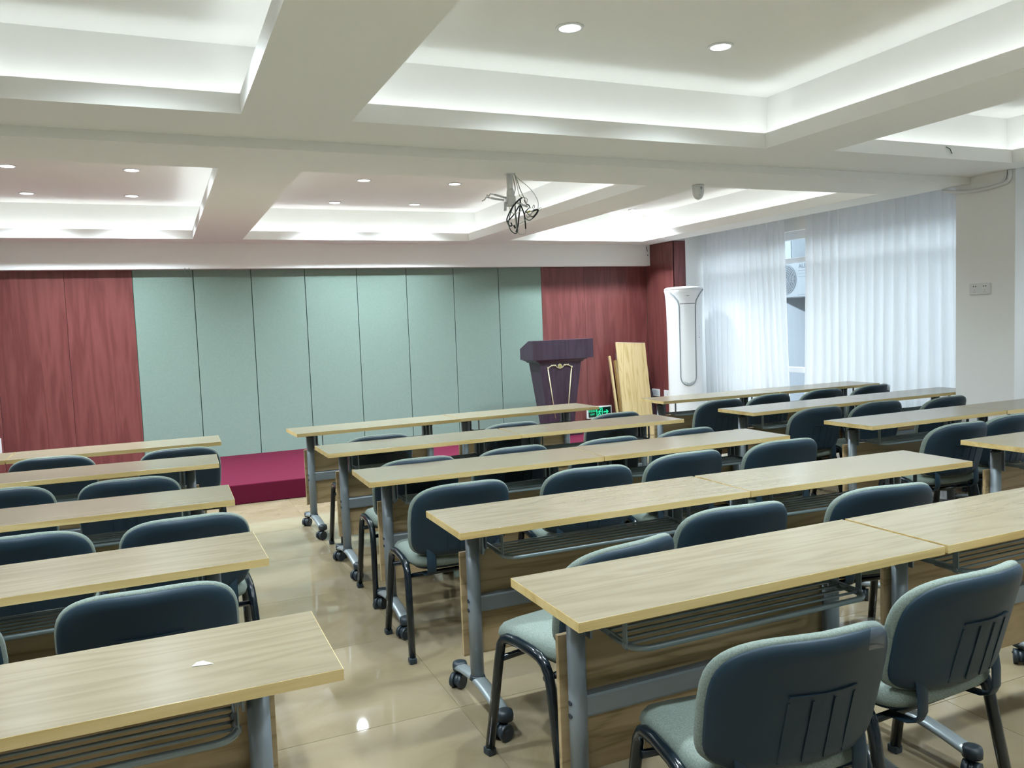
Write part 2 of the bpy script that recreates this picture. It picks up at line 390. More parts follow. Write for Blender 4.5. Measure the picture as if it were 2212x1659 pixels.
# ------------------------------------------------------------------ tables
LT, DT = 1.2, .38
def make_table(label, loc, rz):
    t = thing('training_table', label, 'table', loc, rz, 'folding training tables')
    top = MB().bbox(-LT/2+.001, LT/2-.001, -DT/2+.001, DT/2-.001, .7262, .75, .0006).build('tabletop', 'oak_top', t)
    e = MB(); h0, h1 = .7258, .7494
    e.box(-LT/2, LT/2, -DT/2, -DT/2+.002, h0, h1).box(-LT/2, LT/2, DT/2-.002, DT/2, h0, h1)
    e.box(-LT/2, -LT/2+.002, -DT/2+.002, DT/2-.002, h0, h1).box(LT/2-.002, LT/2, -DT/2+.002, DT/2-.002, h0, h1)
    e.build('edge_band', 'oak_edge', top)
    MB().bbox(-.495, .495, .128, .144, .19, .59, .0015).build('modesty_panel', 'oak_panel', t)
    MB().bbox(-.44, .44, .088, .122, .362, .428, .009).build('crossbar', 'grey_steel', t)
    for s in (-1, 1):
        x = s*.455
        lg = MB().cyl((x, .10, .10), (x, .10, .683), .0255, 20).build('leg', 'grey_steel', t)
        MB().cyl((x, .10, .682), (x, .10, .692), .0268, 16).build('end_cap', 'black_plastic', lg)
        MB().cyl((x, .10, .108), (x, .10, .124), .031, 20, .027).build('collar', 'black_plastic', lg)
        for z in (.376, .412):
            MB().cyl((x-s*0, .10-.0, z), (x+s*.0275, .10-.004, z), .0075, 10).build('bolt', 'black_plastic', lg)
        # arched foot with rounded section, resting on two casters
        path = [(x, -.155+.45*i/14, .078+.030*math.sin(PI*i/14)) for i in range(15)]
        ft = MB().tube(path, .0145, 12, .028).build('foot', 'foot_steel', t)
        for yy, sg in ((path[0][1], -1), (path[-1][1], 1)):
            MB().lathe([(.012, .022), (.027, .019), (.030, .006), (.029, -.012), (.018, -.018)], 16, (x, yy+sg*.006, .078)).build('end_cap', 'black_plastic', ft)
            cw = MB(); yw = yy+sg*.004; a_ = -1.15 if sg < 0 else -.9
            ca, sa = math.cos(a_), math.sin(a_); cxw, cyw = x-.014, yw-.010
            for q in (-.017, .017):
                cw.cyl((cxw+(q-.0085)*ca, cyw+(q-.0085)*sa, .029), (cxw+(q+.0085)*ca, cyw+(q+.0085)*sa, .029), .029, 18)
            cw.cyl((x, yw, .03), (x, yw, .066), .010, 8).cyl((cxw-.010*ca, cyw-.010*sa, .030), (cxw+.010*ca, cyw+.010*sa, .030), .024, 14)
            cw.bbox(cxw-.012, cxw+.012, cyw+sg*.022-.008, cyw+sg*.022+.008, .034, .044, .003)
            cw.build('caster', 'black_plastic', ft)
        # flip bracket: upright plate beside the post and dark hinge block under the top
        hb = MB().box(x-s*.034-.003, x-s*.034+.003, .076, .112, .585, .7255).box(x-s*.052-.003, x-s*.052+.003, .088, .112, .60, .7255).box(x-s*.055, x-s*.031, .108, .112, .585, .7255)
        hb = hb.build('bracket', 'grey_steel', t)
        MB().bbox(x-.012-s*.03, x+.012-s*.03, .0, .14, .704, .7255, .003).bbox(x-.014, x+.014, .086, .114, .69, .7255, .003).build('hinge', 'black_plastic', hb)
        # strap that carries the shelf
        hg = MB().box(x-s*.055-.0015, x-s*.055+.0015, -.072, -.052, .602, .7255).build('hanger', 'shelf_steel', t)
        MB().cyl((x-s*.060, -.062, .612), (x-s*.050, -.062, .612), .008, 10).build('bolt', 'shelf_steel', hg)
    # shelf: bent front tube and thin rods
    xe = .395; r = .045; yf, yb, zz = -.105, .012, .612
    p = [(-xe, yb, zz), (-xe, yf+r, zz)]+arc((-xe+r, yf+r), r, PI, 1.5*PI, 6, lambda u, v: (u, v, zz))[1:]
    p += [(xe-r, yf, zz)]+arc((xe-r, yf+r), r, -.5*PI, 0, 6, lambda u, v: (u, v, zz))[1:]+[(xe, yb, zz)]
    sh = MB().tube(p, .0085, 8).build('shelf_frame', 'shelf_steel', t)
    for yy in (-.065, -.03, .005, .04, .075):
        MB().tube([(-.397, yy, zz+.004), (.397, yy, zz+.004)], .0042, 6).build('rod', 'shelf_steel', sh)
    for s in (-1, 1):
        MB().bbox(s*.397-.003, s*.397+.003, -.07, .10, zz-.004, zz+.012, .001).build('side_rail', 'shelf_steel', sh)
    return t
ROW = ['first', 'second', 'third', 'fourth', 'fifth']
tables = [
 ('pale wood folding table, middle block, fifth row from stage, farther from the windows', 1.436, 1.788, .4),
 ('pale wood folding table, middle block, fifth row from stage, nearer the windows', 2.650, 1.797, .4),
 ('pale wood folding table, middle block, fourth row from stage, farther from the windows', 1.481, 2.681, -.24),
 ('pale wood folding table, middle block, fourth row from stage, nearer the windows', 2.690, 2.656, -2.0),
 ('pale wood folding table, middle block, third row from stage, farther from the windows', 1.436, 3.735, -.9),
 ('pale wood folding table, middle block, third row from stage, nearer the windows', 2.640, 3.722, -.35),
 ('pale wood folding table, middle block, second row from stage, farther from the windows', 1.435, 4.736, 1.0),
 ('pale wood folding table, middle block, second row from stage, nearer the windows', 2.644, 4.737, -1.0),
 ('pale wood folding table, middle block, first row from stage, farther from the windows', 1.421, 5.793, 2.6),
 ('pale wood folding table, middle block, first row from stage, nearer the windows', 2.627, 5.849, 1.4),
 ('pale wood folding table with a white patch on it, left block, fifth row from stage', -.295, 1.799, -.1),
 ('pale wood folding table, left block, fourth row from stage', -.332, 2.711, 1.0),
 ('pale wood folding table, left block, third row from stage', -.342, 3.715, -.6),
 ('pale wood folding table, left block, second row from stage', -.329, 4.790, -1.5),
 ('pale wood folding table, left block, first row from stage, beside the open aisle', -.256, 5.716, -.7),
 ('pale wood folding table, left block, first row, cut by the picture edge', -1.462, 5.730, -.7),
 ('pale wood folding table, window block, first row from stage, beside the aisle', 4.420, 5.794, -1.6),
 ('pale wood folding table, window block, first row from stage, beside the curtains', 5.632, 5.785, .1),
 ('pale wood folding table, window block, second row from stage, beside the aisle', 4.404, 4.716, 1.6),
 ('pale wood folding table, window block, second row, running behind the white pillar', 5.608, 4.748, .3),
 ('pale wood folding table, window block, third row from stage, beside the aisle', 4.454, 3.711, .5),
 ('pale wood folding table, window block, third row, running past the white pillar', 5.660, 3.716, .3),
 ('pale wood folding table, window block, fourth row, only its corner in view', 4.370, 2.690, .5),
]
def row_of(x, y):
    return min([t for t in tables if abs(t[1]-x) < .75 and t[2] > y-.1], key=lambda t: t[2]-y, default=None)
T0 = make_table(tables[0][0], (tables[0][1], tables[0][2], 0), math.radians(tables[0][3]))
for lb, x, y, a in tables[1:]: dup(T0, (x, y, 0), math.radians(a), lb)
# ------------------------------------------------------------------ chairs
def sq_outline(a, b, n, e, cz=0.0):
    out = []
    for k in range(n):
        th = 2*PI*k/n; c, s = math.cos(th), math.sin(th)
        out.append((a*math.copysign(abs(c)**(2/e), c), cz+b*math.copysign(abs(s)**(2/e), s)))
    return out
def cushion(mb, outline, c, rings, f):
    """rings: (scale, inset, depth) from the middle of one face over the rim to the middle of the other"""
    n = len(outline); L = []
    for sc, ins, d in rings:
        ring = []
        for (u, v) in outline:
            du, dv = u-c[0], v-c[1]; h = math.hypot(du, dv); q = sc*max(0, (h-ins))/h if h else 0
            ring.append(f(c[0]+du*q, c[1]+dv*q, d))
        L.append(ring)
    return mb.loops(L, True, True, True)
ZC, ZH, BW = .61, .165, .235
def backf(x, z, d): return (x, -.215-.09*(z-.445)/.33+1.5*x*x+d, z)
def make_chair(label, loc, rz):
    t = thing('conference_chair', label, 'chair', loc, rz, 'stacking conference chairs at the tables')
    ol = [p if p[1] >= ZC else q for p, q in zip(sq_outline(BW, ZH, 48, 3.2, ZC), sq_outline(BW*.985, ZH, 48, 5.5, ZC))]
    pad = MB()
    cushion(pad, ol, (0, ZC), [(.02, 0, .050), (.45, 0, .050), (.78, 0, .048), (1, .020, .041), (1, .006, .032), (1, 0, .020), (1, .001, .010), (1, .006, .003), (1, .02, .001), (.5, 0, .001), (.02, 0, .001)], backf)
    pad.build('backrest', 'seat_fabric', t)
    sh = MB()
    cushion(sh, ol, (0, ZC), [(.02, 0, .002), (.5, 0, .002), (1, .010, .003), (1, .007, 0), (1, .010, -.006), (1, .022, -.014), (1, .045, -.018), (.7, 0, -.017), (.35, 0, -.016), (.02, 0, -.016)], backf)
    sh = sh.build('back_shell', 'shell_plastic', t)
    # raised lip and ribs moulded on the shell
    def strip(x0, x1, z0, z1, d, n=8):
        m_ = MB(); L = []
        for i in range(n+1):
            f_ = i/n
            if abs(x1-x0) > abs(z1-z0):
                x = x0+(x1-x0)*f_; L.append([backf(x, z0, -.0155), backf(x, z0, d), backf(x, z1, d), backf(x, z1, -.0155)])
            else:
                z = z0+(z1-z0)*f_; L.append([backf(x0, z, -.0155), backf(x0, z, d), backf(x1, z, d), backf(x1, z, -.0155)])
        return m_.loops(L, False)
    strip(-.085, .085, .640, .6445, -.0205).build('lip', 'shell_plastic', sh)
    for x in (-.085, -.03, .025, .08): strip(x, x+.005, .475, .628, -.0182).build('rib', 'shell_plastic', sh)
    # seat cushion
    so = sq_outline(.222, .212, 40, 4.5, 0.0)
    def seatf(x, y, d):
        y2 = y+.02
        return (x, y2, .392+d-.028*max(0, (y2-.10)/.13)**2+.010*abs(x/.22)**2+.012*max(0, (-y2-.10)/.1)**2)
    se = MB(); cushion(se, so, (0, 0), [(.02, 0, .058), (.5, 0, .059), (.8, 0, .058), (1, .020, .050), (1, .006, .036), (1, 0, .018), (1, .006, .003), (1, .02, -.002), (.5, 0, -.004), (.02, 0, -.004)], seatf)
    se.build('seat', 'seat_fabric', t)
    pn = MB(); cushion(pn, so, (0, 0), [(.02, 0, -.002), (1, .03, -.002), (1, .035, -.014), (.5, 0, -.020), (.02, 0, -.020)], seatf)
    pn.build('seat_pan', 'shell_plastic', t)
    for s in (-1, 1):
        P = [(s*.252, .192, .012), (s*.2365, .137, .345)]
        c1 = (.085, .363)
        P += [(s*.2345, .127, .392), (s*.2335, .112, .412), (s*.233, .09, .422), (s*.233, .04, .426), (s*.233, -.04, .420), (s*.233, -.075, .412), (s*.2335, -.100, .397), (s*.2345, -.118, .372), (s*.2365, -.130, .335), (s*.252, -.192, .012)]
        fr = MB().tube(P, .0175, 12, .0155, True, (0, 1, 0)).build('leg_frame', 'black_tube', t)
        for yy in (.192, -.192):
            MB().bbox(s*.252-.0160, s*.252+.0160, yy-.0182, yy+.0182, 0, .026, .005).build('foot_cap', 'black_plastic', fr)
        # flat support from the shell down under the seat
        sp = [(s*.15, -.182, .56), (s*.15, -.198, .50), (s*.15, -.206, .45), (s*.15, -.206, .40), (s*.15, -.196, .378), (s*.15, -.17, .366), (s*.15, -.10, .360)]
        MB().tube(sp, .0045, 8, .021, True, (0, 1, 0)).build('back_support', 'shell_plastic', t)
    for yy, zz in ((.115, .352), (-.10, .352)):
        MB().tube([(-.235, yy, zz), (.235, yy, zz)], .011, 8).build('crossbar', 'black_tube', t)
    return t
def cl(n, block, row, extra=''): return f'black-backed pale green chair, {n} from the windows, {block} block, {row} row from stage'+extra
chairs = [
 (cl('second', 'left', 'first'), -0.606, 5.738, -0.5), (cl('first', 'left', 'first'), 0.084, 5.483, 0.4),
 (cl('second', 'left', 'second'), -0.722, 4.592, 0), (cl('first', 'left', 'second'), -0.162, 4.515, -0.8),
 (cl('second', 'left', 'third'), -0.489, 3.493, 0), (cl('first', 'left', 'third'), 0.05, 3.465, 2.1),
 (cl('first', 'left', 'fourth'), -0.065, 2.604, -0.3), (cl('second', 'left', 'fourth'), -.645, 2.60, 0),
 (cl('third', 'middle', 'first'), 1.252, 5.254, 0.4), (cl('second', 'middle', 'first'), 2.191, 5.261, -0.7), (cl('first', 'middle', 'first'), 3.021, 5.291, 0.8),
 (cl('fourth', 'middle', 'second'), 1.205, 4.233, -0.4), (cl('third', 'middle', 'second'), 1.757, 4.267, 1.3), (cl('second', 'middle', 'second'), 2.337, 4.235, 1.6), (cl('first', 'middle', 'second'), 2.905, 4.269, 0.8),
 (cl('fourth', 'middle', 'third'), 1.168, 3.479, 0.5), (cl('third', 'middle', 'third'), 1.825, 3.483, -5.9), (cl('second', 'middle', 'third'), 2.401, 3.561, -0.3), (cl('first', 'middle', 'third'), 3.061, 3.58, -5.1),
 ('black-backed pale green chair turned askew, third from the windows, middle block, fourth row', 1.224, 2.317, 12.9), (cl('second', 'middle', 'fourth'), 1.883, 2.522, -4.7), (cl('first', 'middle', 'fourth'), 2.579, 2.475, -9.5),
 ('black-backed pale green chair with clear film on its shoulder, middle block, fifth row', 1.261, 1.528, -6.1), (cl('first', 'middle', 'fifth'), 1.872, 1.64, 3.0),
 (cl('fourth', 'window', 'first'), 4.14, 5.5, -1), (cl('third', 'window', 'first'), 4.703, 5.574, 0.3), (cl('second', 'window', 'first'), 5.327, 5.6, -2.9), (cl('first', 'window', 'first'), 5.892, 5.596, 0),
 (cl('third', 'window', 'second'), 4.292, 4.637, -2.6), (cl('second', 'window', 'second'), 4.872, 4.59, -5.2), (cl('first', 'window', 'second'), 5.445, 4.5, 0.4),
 (cl('second', 'window', 'third'), 4.27, 3.475, -3.4), (cl('first', 'window', 'third'), 4.79, 3.539, 0),
]
_ch = []
for lb, x, y, a in chairs:       # a seat stops at the modesty panel of its table
    t = row_of(x, y)
    if t: y = min(y, t[2]-.115)
    _ch.append((lb, x, y, a))
chairs = _ch
C0 = make_chair(chairs[0][0], (chairs[0][1], chairs[0][2], 0), math.radians(chairs[0][3]))
CH = {chairs[0][0]: C0}
for lb, x, y, a in chairs[1:]: CH[lb] = dup(C0, (x, y, 0), math.radians(a), lb)
# clear protective film left on two chairs
def film(chair, sx, mat='clear_film'):
    m_ = MB(); L = []
    for i in range(7):
        x = sx*(.10+.125*i/6); zt = ZC+ZH*(1-min(.999, abs(x/BW))**3.2)**(1/3.2)+.004
        L.append([backf(x, zt-.055, -.0195), backf(x, zt-.004, -.012), backf(x, zt+.002, .012), backf(x, zt+.001, .040), backf(x+.004, zt-.010, .060+.010*(i % 2))])
    m_.loops(L, True, False, False, False).build('plastic_film', mat, chair)
film(CH['black-backed pale green chair with clear film on its shoulder, middle block, fifth row'], 1)
film(CH[cl('first', 'window', 'first')], 1, 'white_film')
# ------------------------------------------------------------------ lectern on the stage
le = thing('lectern', 'dark purple-brown wooden lectern with gold scroll trim on the red stage', 'lectern', (4.10, 8.0, .17))
def taper(mb, x0, x1, y0, y1, z0, X0, X1, Y0, Y1, z1):
    return mb.loops([[(x0, y0, z0), (x1, y0, z0), (x1, y1, z0), (x0, y1, z0)], [(X0, Y0, z1), (X1, Y0, z1), (X1, Y1, z1), (X0, Y1, z1)]], False)
taper(MB(), -.155, .155, .06, .27, .06, -.255, .262, .03, .32, .835).build('body', 'dark_wood', le)
MB().bbox(-.24, .24, -.0, .34, 0, .06, .008).build('plinth', 'dark_wood', le)
taper(taper(MB(), -.27, .275, .02, .33, .825, -.285, .29, .005, .345, .845), -.30, .305, .005, .345, .845, -.325, .33, -.01, .35, .862).build('moulding', 'dark_wood', le)
MB().prism([(0, .862), (0, 1.075), (.115, 1.075), (.335, .99), (.35, .98), (.35, .862)], 0, -.345, .405).build('desk_box', 'dark_wood', le)
gt = MB()
def fy(z): return .06-.03*(z-.06)/.775-.006        # front face of the tapered body
for (xa, za), (xb, zb) in ((((-.16), .765), (-.075, .20)), (((.135), .765), (.075, .20))):
    gt.tube([(xa, fy(za), za), (xb, fy(zb), zb)], .007, 8)
gt.build('gold_strip', 'gold', le)
sc = MB()
pts = []
for i in range(25):
    u = -1+2*i/24; x = -.0125+.1475*u; z = .768+.030*math.cos(u*PI*1.0+PI)*.0+.034*math.sin(abs(u)*PI)*(1 if abs(u) > .28 else .55)-.012*(1-abs(u))
    pts.append((x, fy(z)-.003, z))
sc.tube(pts, .0055, 8)
for u in (-.62, -.45, -.3, .3, .45, .62):
    x = -.0125+.1475*u; sc.tube([(x, fy(.79)-.004, .786), (x+.012*math.copysign(1, u), fy(.79)-.006, .802), (x+.020*math.copysign(1, u), fy(.79)-.004, .795)], .0042, 6)
for x in (-.16, .135): sc.cyl((x, fy(.77)+.002, .77), (x, fy(.77)-.012, .77), .011, 10)
for k_ in range(8):
    a_ = 2*PI*k_/8; sc.cyl((-.0125+.016*math.cos(a_), fy(.785)+.002, .785+.016*math.sin(a_)), (-.0125+.016*math.cos(a_), fy(.785)-.010, .785+.016*math.sin(a_)), .010, 8)
scr = sc.build('gold_scroll', 'gold', le)
MB().cyl((-.0125, fy(.785), .785), (-.0125, fy(.785)-.016, .785), .013, 10).build('rosette', 'brass_yellow', scr)
# ------------------------------------------------------------------ standing air conditioner
ac = thing('air_conditioner', 'white round floor-standing air conditioner tower in front of the red wood column', 'air conditioner', (5.815, 8.09, 0), math.radians(-24))
prof = [(.205, 0), (.205, .02), (.203, .5), (.205, 1.2), (.211, 1.55), (.217, 1.66), (.226, 1.735), (.234, 1.765), (.230, 1.770)]
MB().loops([[(r*math.sin(2*PI*k/40), r*.96*math.cos(2*PI*k/40), z) for k in range(40)] for r, z in prof]).build('body', 'ac_white', ac)
MB().lathe([(.205, 1.756), (.229, 1.772), (.230, 1.785), (.21, 1.800), (.12, 1.808)], 40).build('top_cap', 'ac_white', ac)
def ring_path(hw, z0, z1, rr, off, flare):
    """outline of the long front panel, wrapped on the round body (front is -y)"""
    pts = [(hw+flare*max(0, (z-1.60)/.16)**1.6, z) for z in [z1-(z1-z0-hw)*i/16 for i in range(17)]]
    pts = pts+[(hw*math.cos(a), z0+hw-hw*math.sin(a)) for a in [PI*i/14 for i in range(1, 14)]]+[(-x, z) for x, z in pts[::-1]]
    def rad(z):
        for (ra, za), (rb, zb) in zip(prof[1:], prof[2:]):
            if za <= z <= zb: return ra+(rb-ra)*(z-za)/(zb-za)
        return prof[-1][0]
    return [((rad(z)+off)*math.sin(x/rr), -(rad(z)*.96+off)*math.cos(x/rr), z) for x, z in pts]
op = ring_path(.098, .64, 1.765, .21, .003, .11)
MB().tube(op, .0075, 6).build('panel_seam', 'ac_seam', ac)
inn = ring_path(.088, .66, 1.60, .21, .0045, 0)
m_ = MB(); n_ = len(inn)
half = n_//2
for i in range(half):
    a, b, c_, d_ = inn[i], inn[i+1], inn[n_-2-i], inn[n_-1-i]
    pa = []
    for j in range(7):
        f_ = j/6
        def lerp(p, q):
            x = p[0]+(q[0]-p[0])*f_; z = p[2]+(q[2]-p[2])*f_; r_ = math.hypot(p[0], p[1]); y = -math.sqrt(max(1e-6, r_*r_-x*x)); return (x, y, z)
        pa.append((lerp(a, d_), lerp(b, c_)))
    for (p, q), (p2, q2) in zip(pa, pa[1:]):
        if (Vector(q)-Vector(q2)).length < 1e-6: m_.add([p, q, p2], [(0, 1, 2)], True)
        else: m_.add([p, q, q2, p2], [(0, 1, 2, 3)], True)
m_.build('front_panel', 'ac_panel', ac)
gr = MB()
for j in range(9):
    x = -.05+.1*j/8; gr.box(x-.002, x+.002, -.2085, -.205, .648+.25*x*x*30, .668+.25*x*x*30)
gr.build('grille', 'ac_seam', ac)
MB().tube([(.215*math.sin(a), -.2095*math.cos(a), 1.602) for a in [-.42+.84*i/10 for i in range(11)]], .003, 6).build('seam', 'seam_dark', ac)
for j in range(6):
    a = .78; z = 1.33-.022*j-(.02 if j > 4 else 0)
    MB().cyl((.206*math.sin(a), -.200*math.cos(a), z), (.2095*math.sin(a), -.2035*math.cos(a), z), .0035 if j < 5 else .006, 8).build('button', 'text_grey', ac)
MB().cyl((.035, -.2, 1.40), (.035, -.209, 1.40), .004, 8).build('indicator_light', 'paper', ac)
MB().bbox(-.012, .016, -.226, -.219, 1.690, 1.697, .001).build('badge', 'ac_seam', ac)
# ------------------------------------------------------------------ boards leaning against the front wall
def lean(name, label, cat, x0, x1, yb, yt, zt, th, mat, skew=0.0):
    o = bpy.data.objects.new(name, None); C.objects.link(o); L = math.hypot(yt-yb, zt)
    o.location = ((x0+x1)/2, yb, .003); a = math.atan2(yt-yb, zt); o.rotation_euler = (-a, skew, 0)
    return tag(o, label, cat), L, (x1-x0)/2, th
o, L, hw, th = lean('wooden_board', 'tall pale oak board leaning in front of the others by the corner', 'board', 5.20, 5.63, 8.52, 8.80, 1.143, .022, 'oak_board', math.radians(3.5))
MB().bbox(-hw, hw, -th, 0, 0, L, .0015).build('slab', 'oak_board', o); MB().box(-hw-.0008, hw+.0008, -th-.0008, .0008, L-.0005, L+.0012).build('edge_band', 'paper', o)
o, L, hw, th = lean('wooden_board', 'oak board leaning behind the tall pale board, showing its shorter edge', 'board', 5.30, 5.68, 8.63, 8.86, 1.00, .02, 'oak_board', math.radians(2.5))
MB().bbox(-hw, hw, -th, 0, 0, L, .0015).build('slab', 'oak_board', o)
o, L, hw, th = lean('wooden_board', 'thin upright board edge nearest the exit sign', 'board', 5.185, 5.21, 8.62, 8.86, .985, .03, 'oak_board', math.radians(.6))
MB().bbox(-hw, hw, -th, 0, 0, L, .0015).build('slab', 'oak_board', o)
cb = thing('wrapped_board', 'brown cardboard-wrapped flat pack beside the pale oak board', 'package', (5.30, 8.575, .003)); cb.rotation_euler = (-math.atan2(.22, 1.0), math.radians(1.2), 0)
rr = random.Random(3)
MB().bbox(-.085, .12, -.03, .025, 0, .955, .008).build('carton', 'cardboard', cb)
fm = MB(); L_ = []
for i in range(9):
    f_ = i/8; L_.append([(-.087+.2*f_+rr.uniform(-.004, .004), -.032-rr.uniform(.002, .018), .80+j*.045+rr.uniform(-.01, .01)) for j in range(6)])
fm.loops(L_, True, False, False, False).build('plastic_wrap', 'clear_film', cb)
MB().box(-.02, -.012, -.0315, -.0295, .05, .5).build('seam', 'seam_dark', cb)
df = thing('plastic_bundle', 'crumpled dark plastic wrapping tucked behind the leaning oak boards', 'package', (5.765, 8.80, 0))
fm = MB(); L_ = []
for i in range(9):
    f_ = i/8; wd_ = .11*(1-.75*f_**1.4)+.012
    L_.append([(.02-.10*f_+wd_*math.cos(2*PI*k_/12)*(1+rr.uniform(-.18, .18)), .04*f_+.07*math.sin(2*PI*k_/12)*(1+rr.uniform(-.2, .2))*(1-.5*f_), .003+.90*f_) for k_ in range(12)])
fm.loops(L_, True).build('wrapping', 'dark_film', df)
# ------------------------------------------------------------------ wall plates and signs
ex = thing('exit_sign', 'green-lit EXIT sign with running figure low on the red front wall', 'sign', (5.09, YF-.001, .285))
MB().bbox(-.18, .18, -.028, 0, -.075, .075, .004).build('housing', 'white_plastic', ex)
MB().bbox(-.162, .162, -.0295, -.024, -.060, .060, .001).build('face', 'sign_dark', ex)
for y_ in (-.171,): MB().cyl((y_, -.028, .0), (y_, -.0295, .0), .003, 8).build('screw', 'seam_dark', ex)
sgn = MB(); d_ = -.0305
def rectf(m, x0, x1, z0, z1): m.box(x0, x1, d_, -.029, z0, z1)
rectf(sgn, -.045, -.037, -.056, .054); rectf(sgn, .033, .041, -.056, .054); rectf(sgn, -.045, .041, .046, .054)
sgn.build('door_symbol', 'sign_green', ex)
mn = MB()
mn.cyl((.013, d_, .030), (.013, -.029, .030), .0085, 12)
for poly in ([(-.004, .022), (.010, .018), (.002, -.012), (-.012, -.010)], [(-.003, .020), (-.022, .012), (-.030, -.004), (-.025, -.006), (-.017, .006), (-.002, .010)], [(.006, .016), (.018, .004), (.029, .008), (.029, .002), (.017, -.004), (.003, .006)],
             [(-.012, -.008), (.002, -.012), (.014, -.028), (.012, -.050), (.005, -.050), (.005, -.030), (-.006, -.018)], [(-.012, -.008), (-.002, -.014), (-.014, -.034), (-.032, -.040), (-.034, -.033), (-.020, -.028)]):
    mn.prism(poly, 1, d_, -.029)
mn.build('running_figure', 'sign_green', ex)
ar = MB(); ar.prism([(.055, .008), (.105, .008), (.090, .026), (.104, .026), (.130, 0), (.104, -.026), (.090, -.026), (.105, -.008), (.055, -.008)], 1, d_, -.029); ar.build('arrow', 'sign_green', ex)
text('\u5b89\u5168\u51fa\u53e3', .030, (-.103, d_, .018), (PI/2, 0, 0), 'sign_green', ex)
text('EXIT', .030, (-.103, d_, -.024), (PI/2, 0, 0), 'sign_green', ex)
def plate(name, label, loc, rz, w_, h_, kind):
    t = thing(name, label, 'socket', loc, rz)
    MB().bbox(-w_/2, w_/2, -.012, 0, -h_/2, h_/2, .003).build('plate', 'white_plastic', t)
    return t
# double socket on the white pillar (faces -x)
dp = plate('wall_socket', 'white double socket plate on the white pillar', (XR, 4.304, 1.571), -PI/2, .172, .086, 0)
for sx in (-.042, .042):
    for q in (-.009, .009): MB().cyl((sx+q, -.0105, .020), (sx+q, -.0125, .020), .0045, 8).build('pin_hole', 'seam_dark', dp)
    for q, z in ((0, -.008), (-.007, -.024), (.007, -.024)): MB().box(sx+q-.0015, sx+q+.0015, -.0125, -.0105, z-.004, z+.004).build('pin_hole', 'text_grey', dp)
sp1 = plate('wall_socket', 'white grilled outlet box on the red wood side wall, behind the boards', (XR, 8.79, .49), -PI/2, .165, .092, 1)
for j in range(9): MB().box(-.066+.0155*j, -.060+.0155*j, -.0135, -.011, -.032, .032).build('louver', 'text_grey', sp1)
sp2 = plate('wall_socket', 'white socket plate on the red column beside the air conditioner', (XR, 8.53, .49), -PI/2, .15, .088, 1)
for q, z in ((0, .01), (-.008, -.012), (.008, -.012)): MB().box(q-.002, q+.002, -.0135, -.0105, z-.006, z+.006).build('pin_hole', 'seam_dark', sp2)
plate('wall_socket', 'white plate low on the red wall panel at the picture edge', (-1.50, YF, .47), 0, .18, .145, 1)
# two dark wires dangling under the header
hk = MB()
for x0, x1, z1 in ((.31, .317, 2.045), (.347, .354, 2.035)): hk.tube([(x0, 8.846, 2.13), (x0, 8.846, 2.11), ((x0+x1)/2, 8.845, (2.11+z1)/2), (x1, 8.847, z1)], .003, 6)
tag(hk.build('dangling_wires', 'cable_teal'), 'two short dark wires hanging under the header over the green panel', 'wire')
hk = MB()
hk.tube([(5.80, 8.846, 2.36), (5.806, 8.842, 2.33), (5.815, 8.845, 2.30)], .004, 6); hk.tube([(5.815, 8.847, 2.26), (5.817, 8.842, 2.25), (5.82, 8.847, 2.245)], .004, 6)
tag(hk.build('wire_stub', 'cable_black'), 'dark wire stub on the header beside the red column', 'wire')
hk = MB().tube([(4.93, 3.872, 2.51), (4.955, 3.862, 2.495), (4.975, 3.868, 2.475), (4.985, 3.872, 2.47)], .003, 6)
tag(hk.build('wire_stub', 'cable_teal'), 'thin wire stub poking from the coffer edge near the pillar', 'wire')
# conduit on the pillar
cd_ = thing('conduit', 'white cable conduit bending along the top of the white pillar', 'conduit', (XR-.016, 4.05, 2.33))
pts = [(4.060, 2.436), (4.062, 2.40), (4.070, 2.365), (4.092, 2.345), (4.13, 2.336), (4.24, 2.325), (4.38, 2.327), (4.50, 2.340), (4.56, 2.353), (4.62, 2.37)]
MB().tube([(0, y-4.05, z-2.33) for y, z in pts], .014, 10).build('tube', 'white_plastic', cd_)
MB().tube([(0, y-4.05+.030, z-2.33+.006) for y, z in pts[:4]], .010, 8).build('tube', 'white_plastic', cd_)
# ------------------------------------------------------------------ projector mount with cables, motion sensor
PX, PY = 2.111, 4.75
pm = thing('projector_mount', 'white empty ceiling projector mount with splayed arms', 'projector mount', (PX, PY, ZF))
K = 1.28/3484
def pp(zx, zy, dy=0.0): return ((zx-660)*K, dy, -(zy-155)*.99/3484)
MB().bbox(-.028, .028, -.028, .028, -.004, 0, .001).build('ceiling_plate', 'white_plastic', pm)
MB().cyl(pp(650, 150), pp(655, 640), .019, 16).lathe([(.0195, -.095), (.024, -.112), (.026, -.150), (.022, -.154)], 16).build('pole', 'white_plastic', pm)
MB().bbox(-.030, .026, -.028, .028, -.205, -.140, .008).bbox(-.034, .030, -.018, .018, -.190, -.168, .004).build('joint', 'white_plastic', pm)
for a, b, c_, dy in (((560, 690), (340, 650), (180, 655), -.03), ((540, 745), (330, 690), (160, 760), .03)):
    ar_ = MB().tube([pp(*a), pp(*b, dy)], .007, 6, .012).tube([pp(*b, dy), pp(b[0]-90, b[1]-20, dy), pp(b[0]-120, b[1]+40, dy), pp(*c_, dy)], .004, 6)
    ar_.build('arm', 'white_plastic', pm)
MB().tube([pp(720, 770), pp(800, 800), pp(1000, 850, .03)], .007, 6, .012).build('arm', 'white_plastic', pm)
MB().tube([pp(560, 790), pp(530, 850, -.02), pp(515, 990, -.03)], .006, 6, .010).build('arm', 'white_plastic', pm)
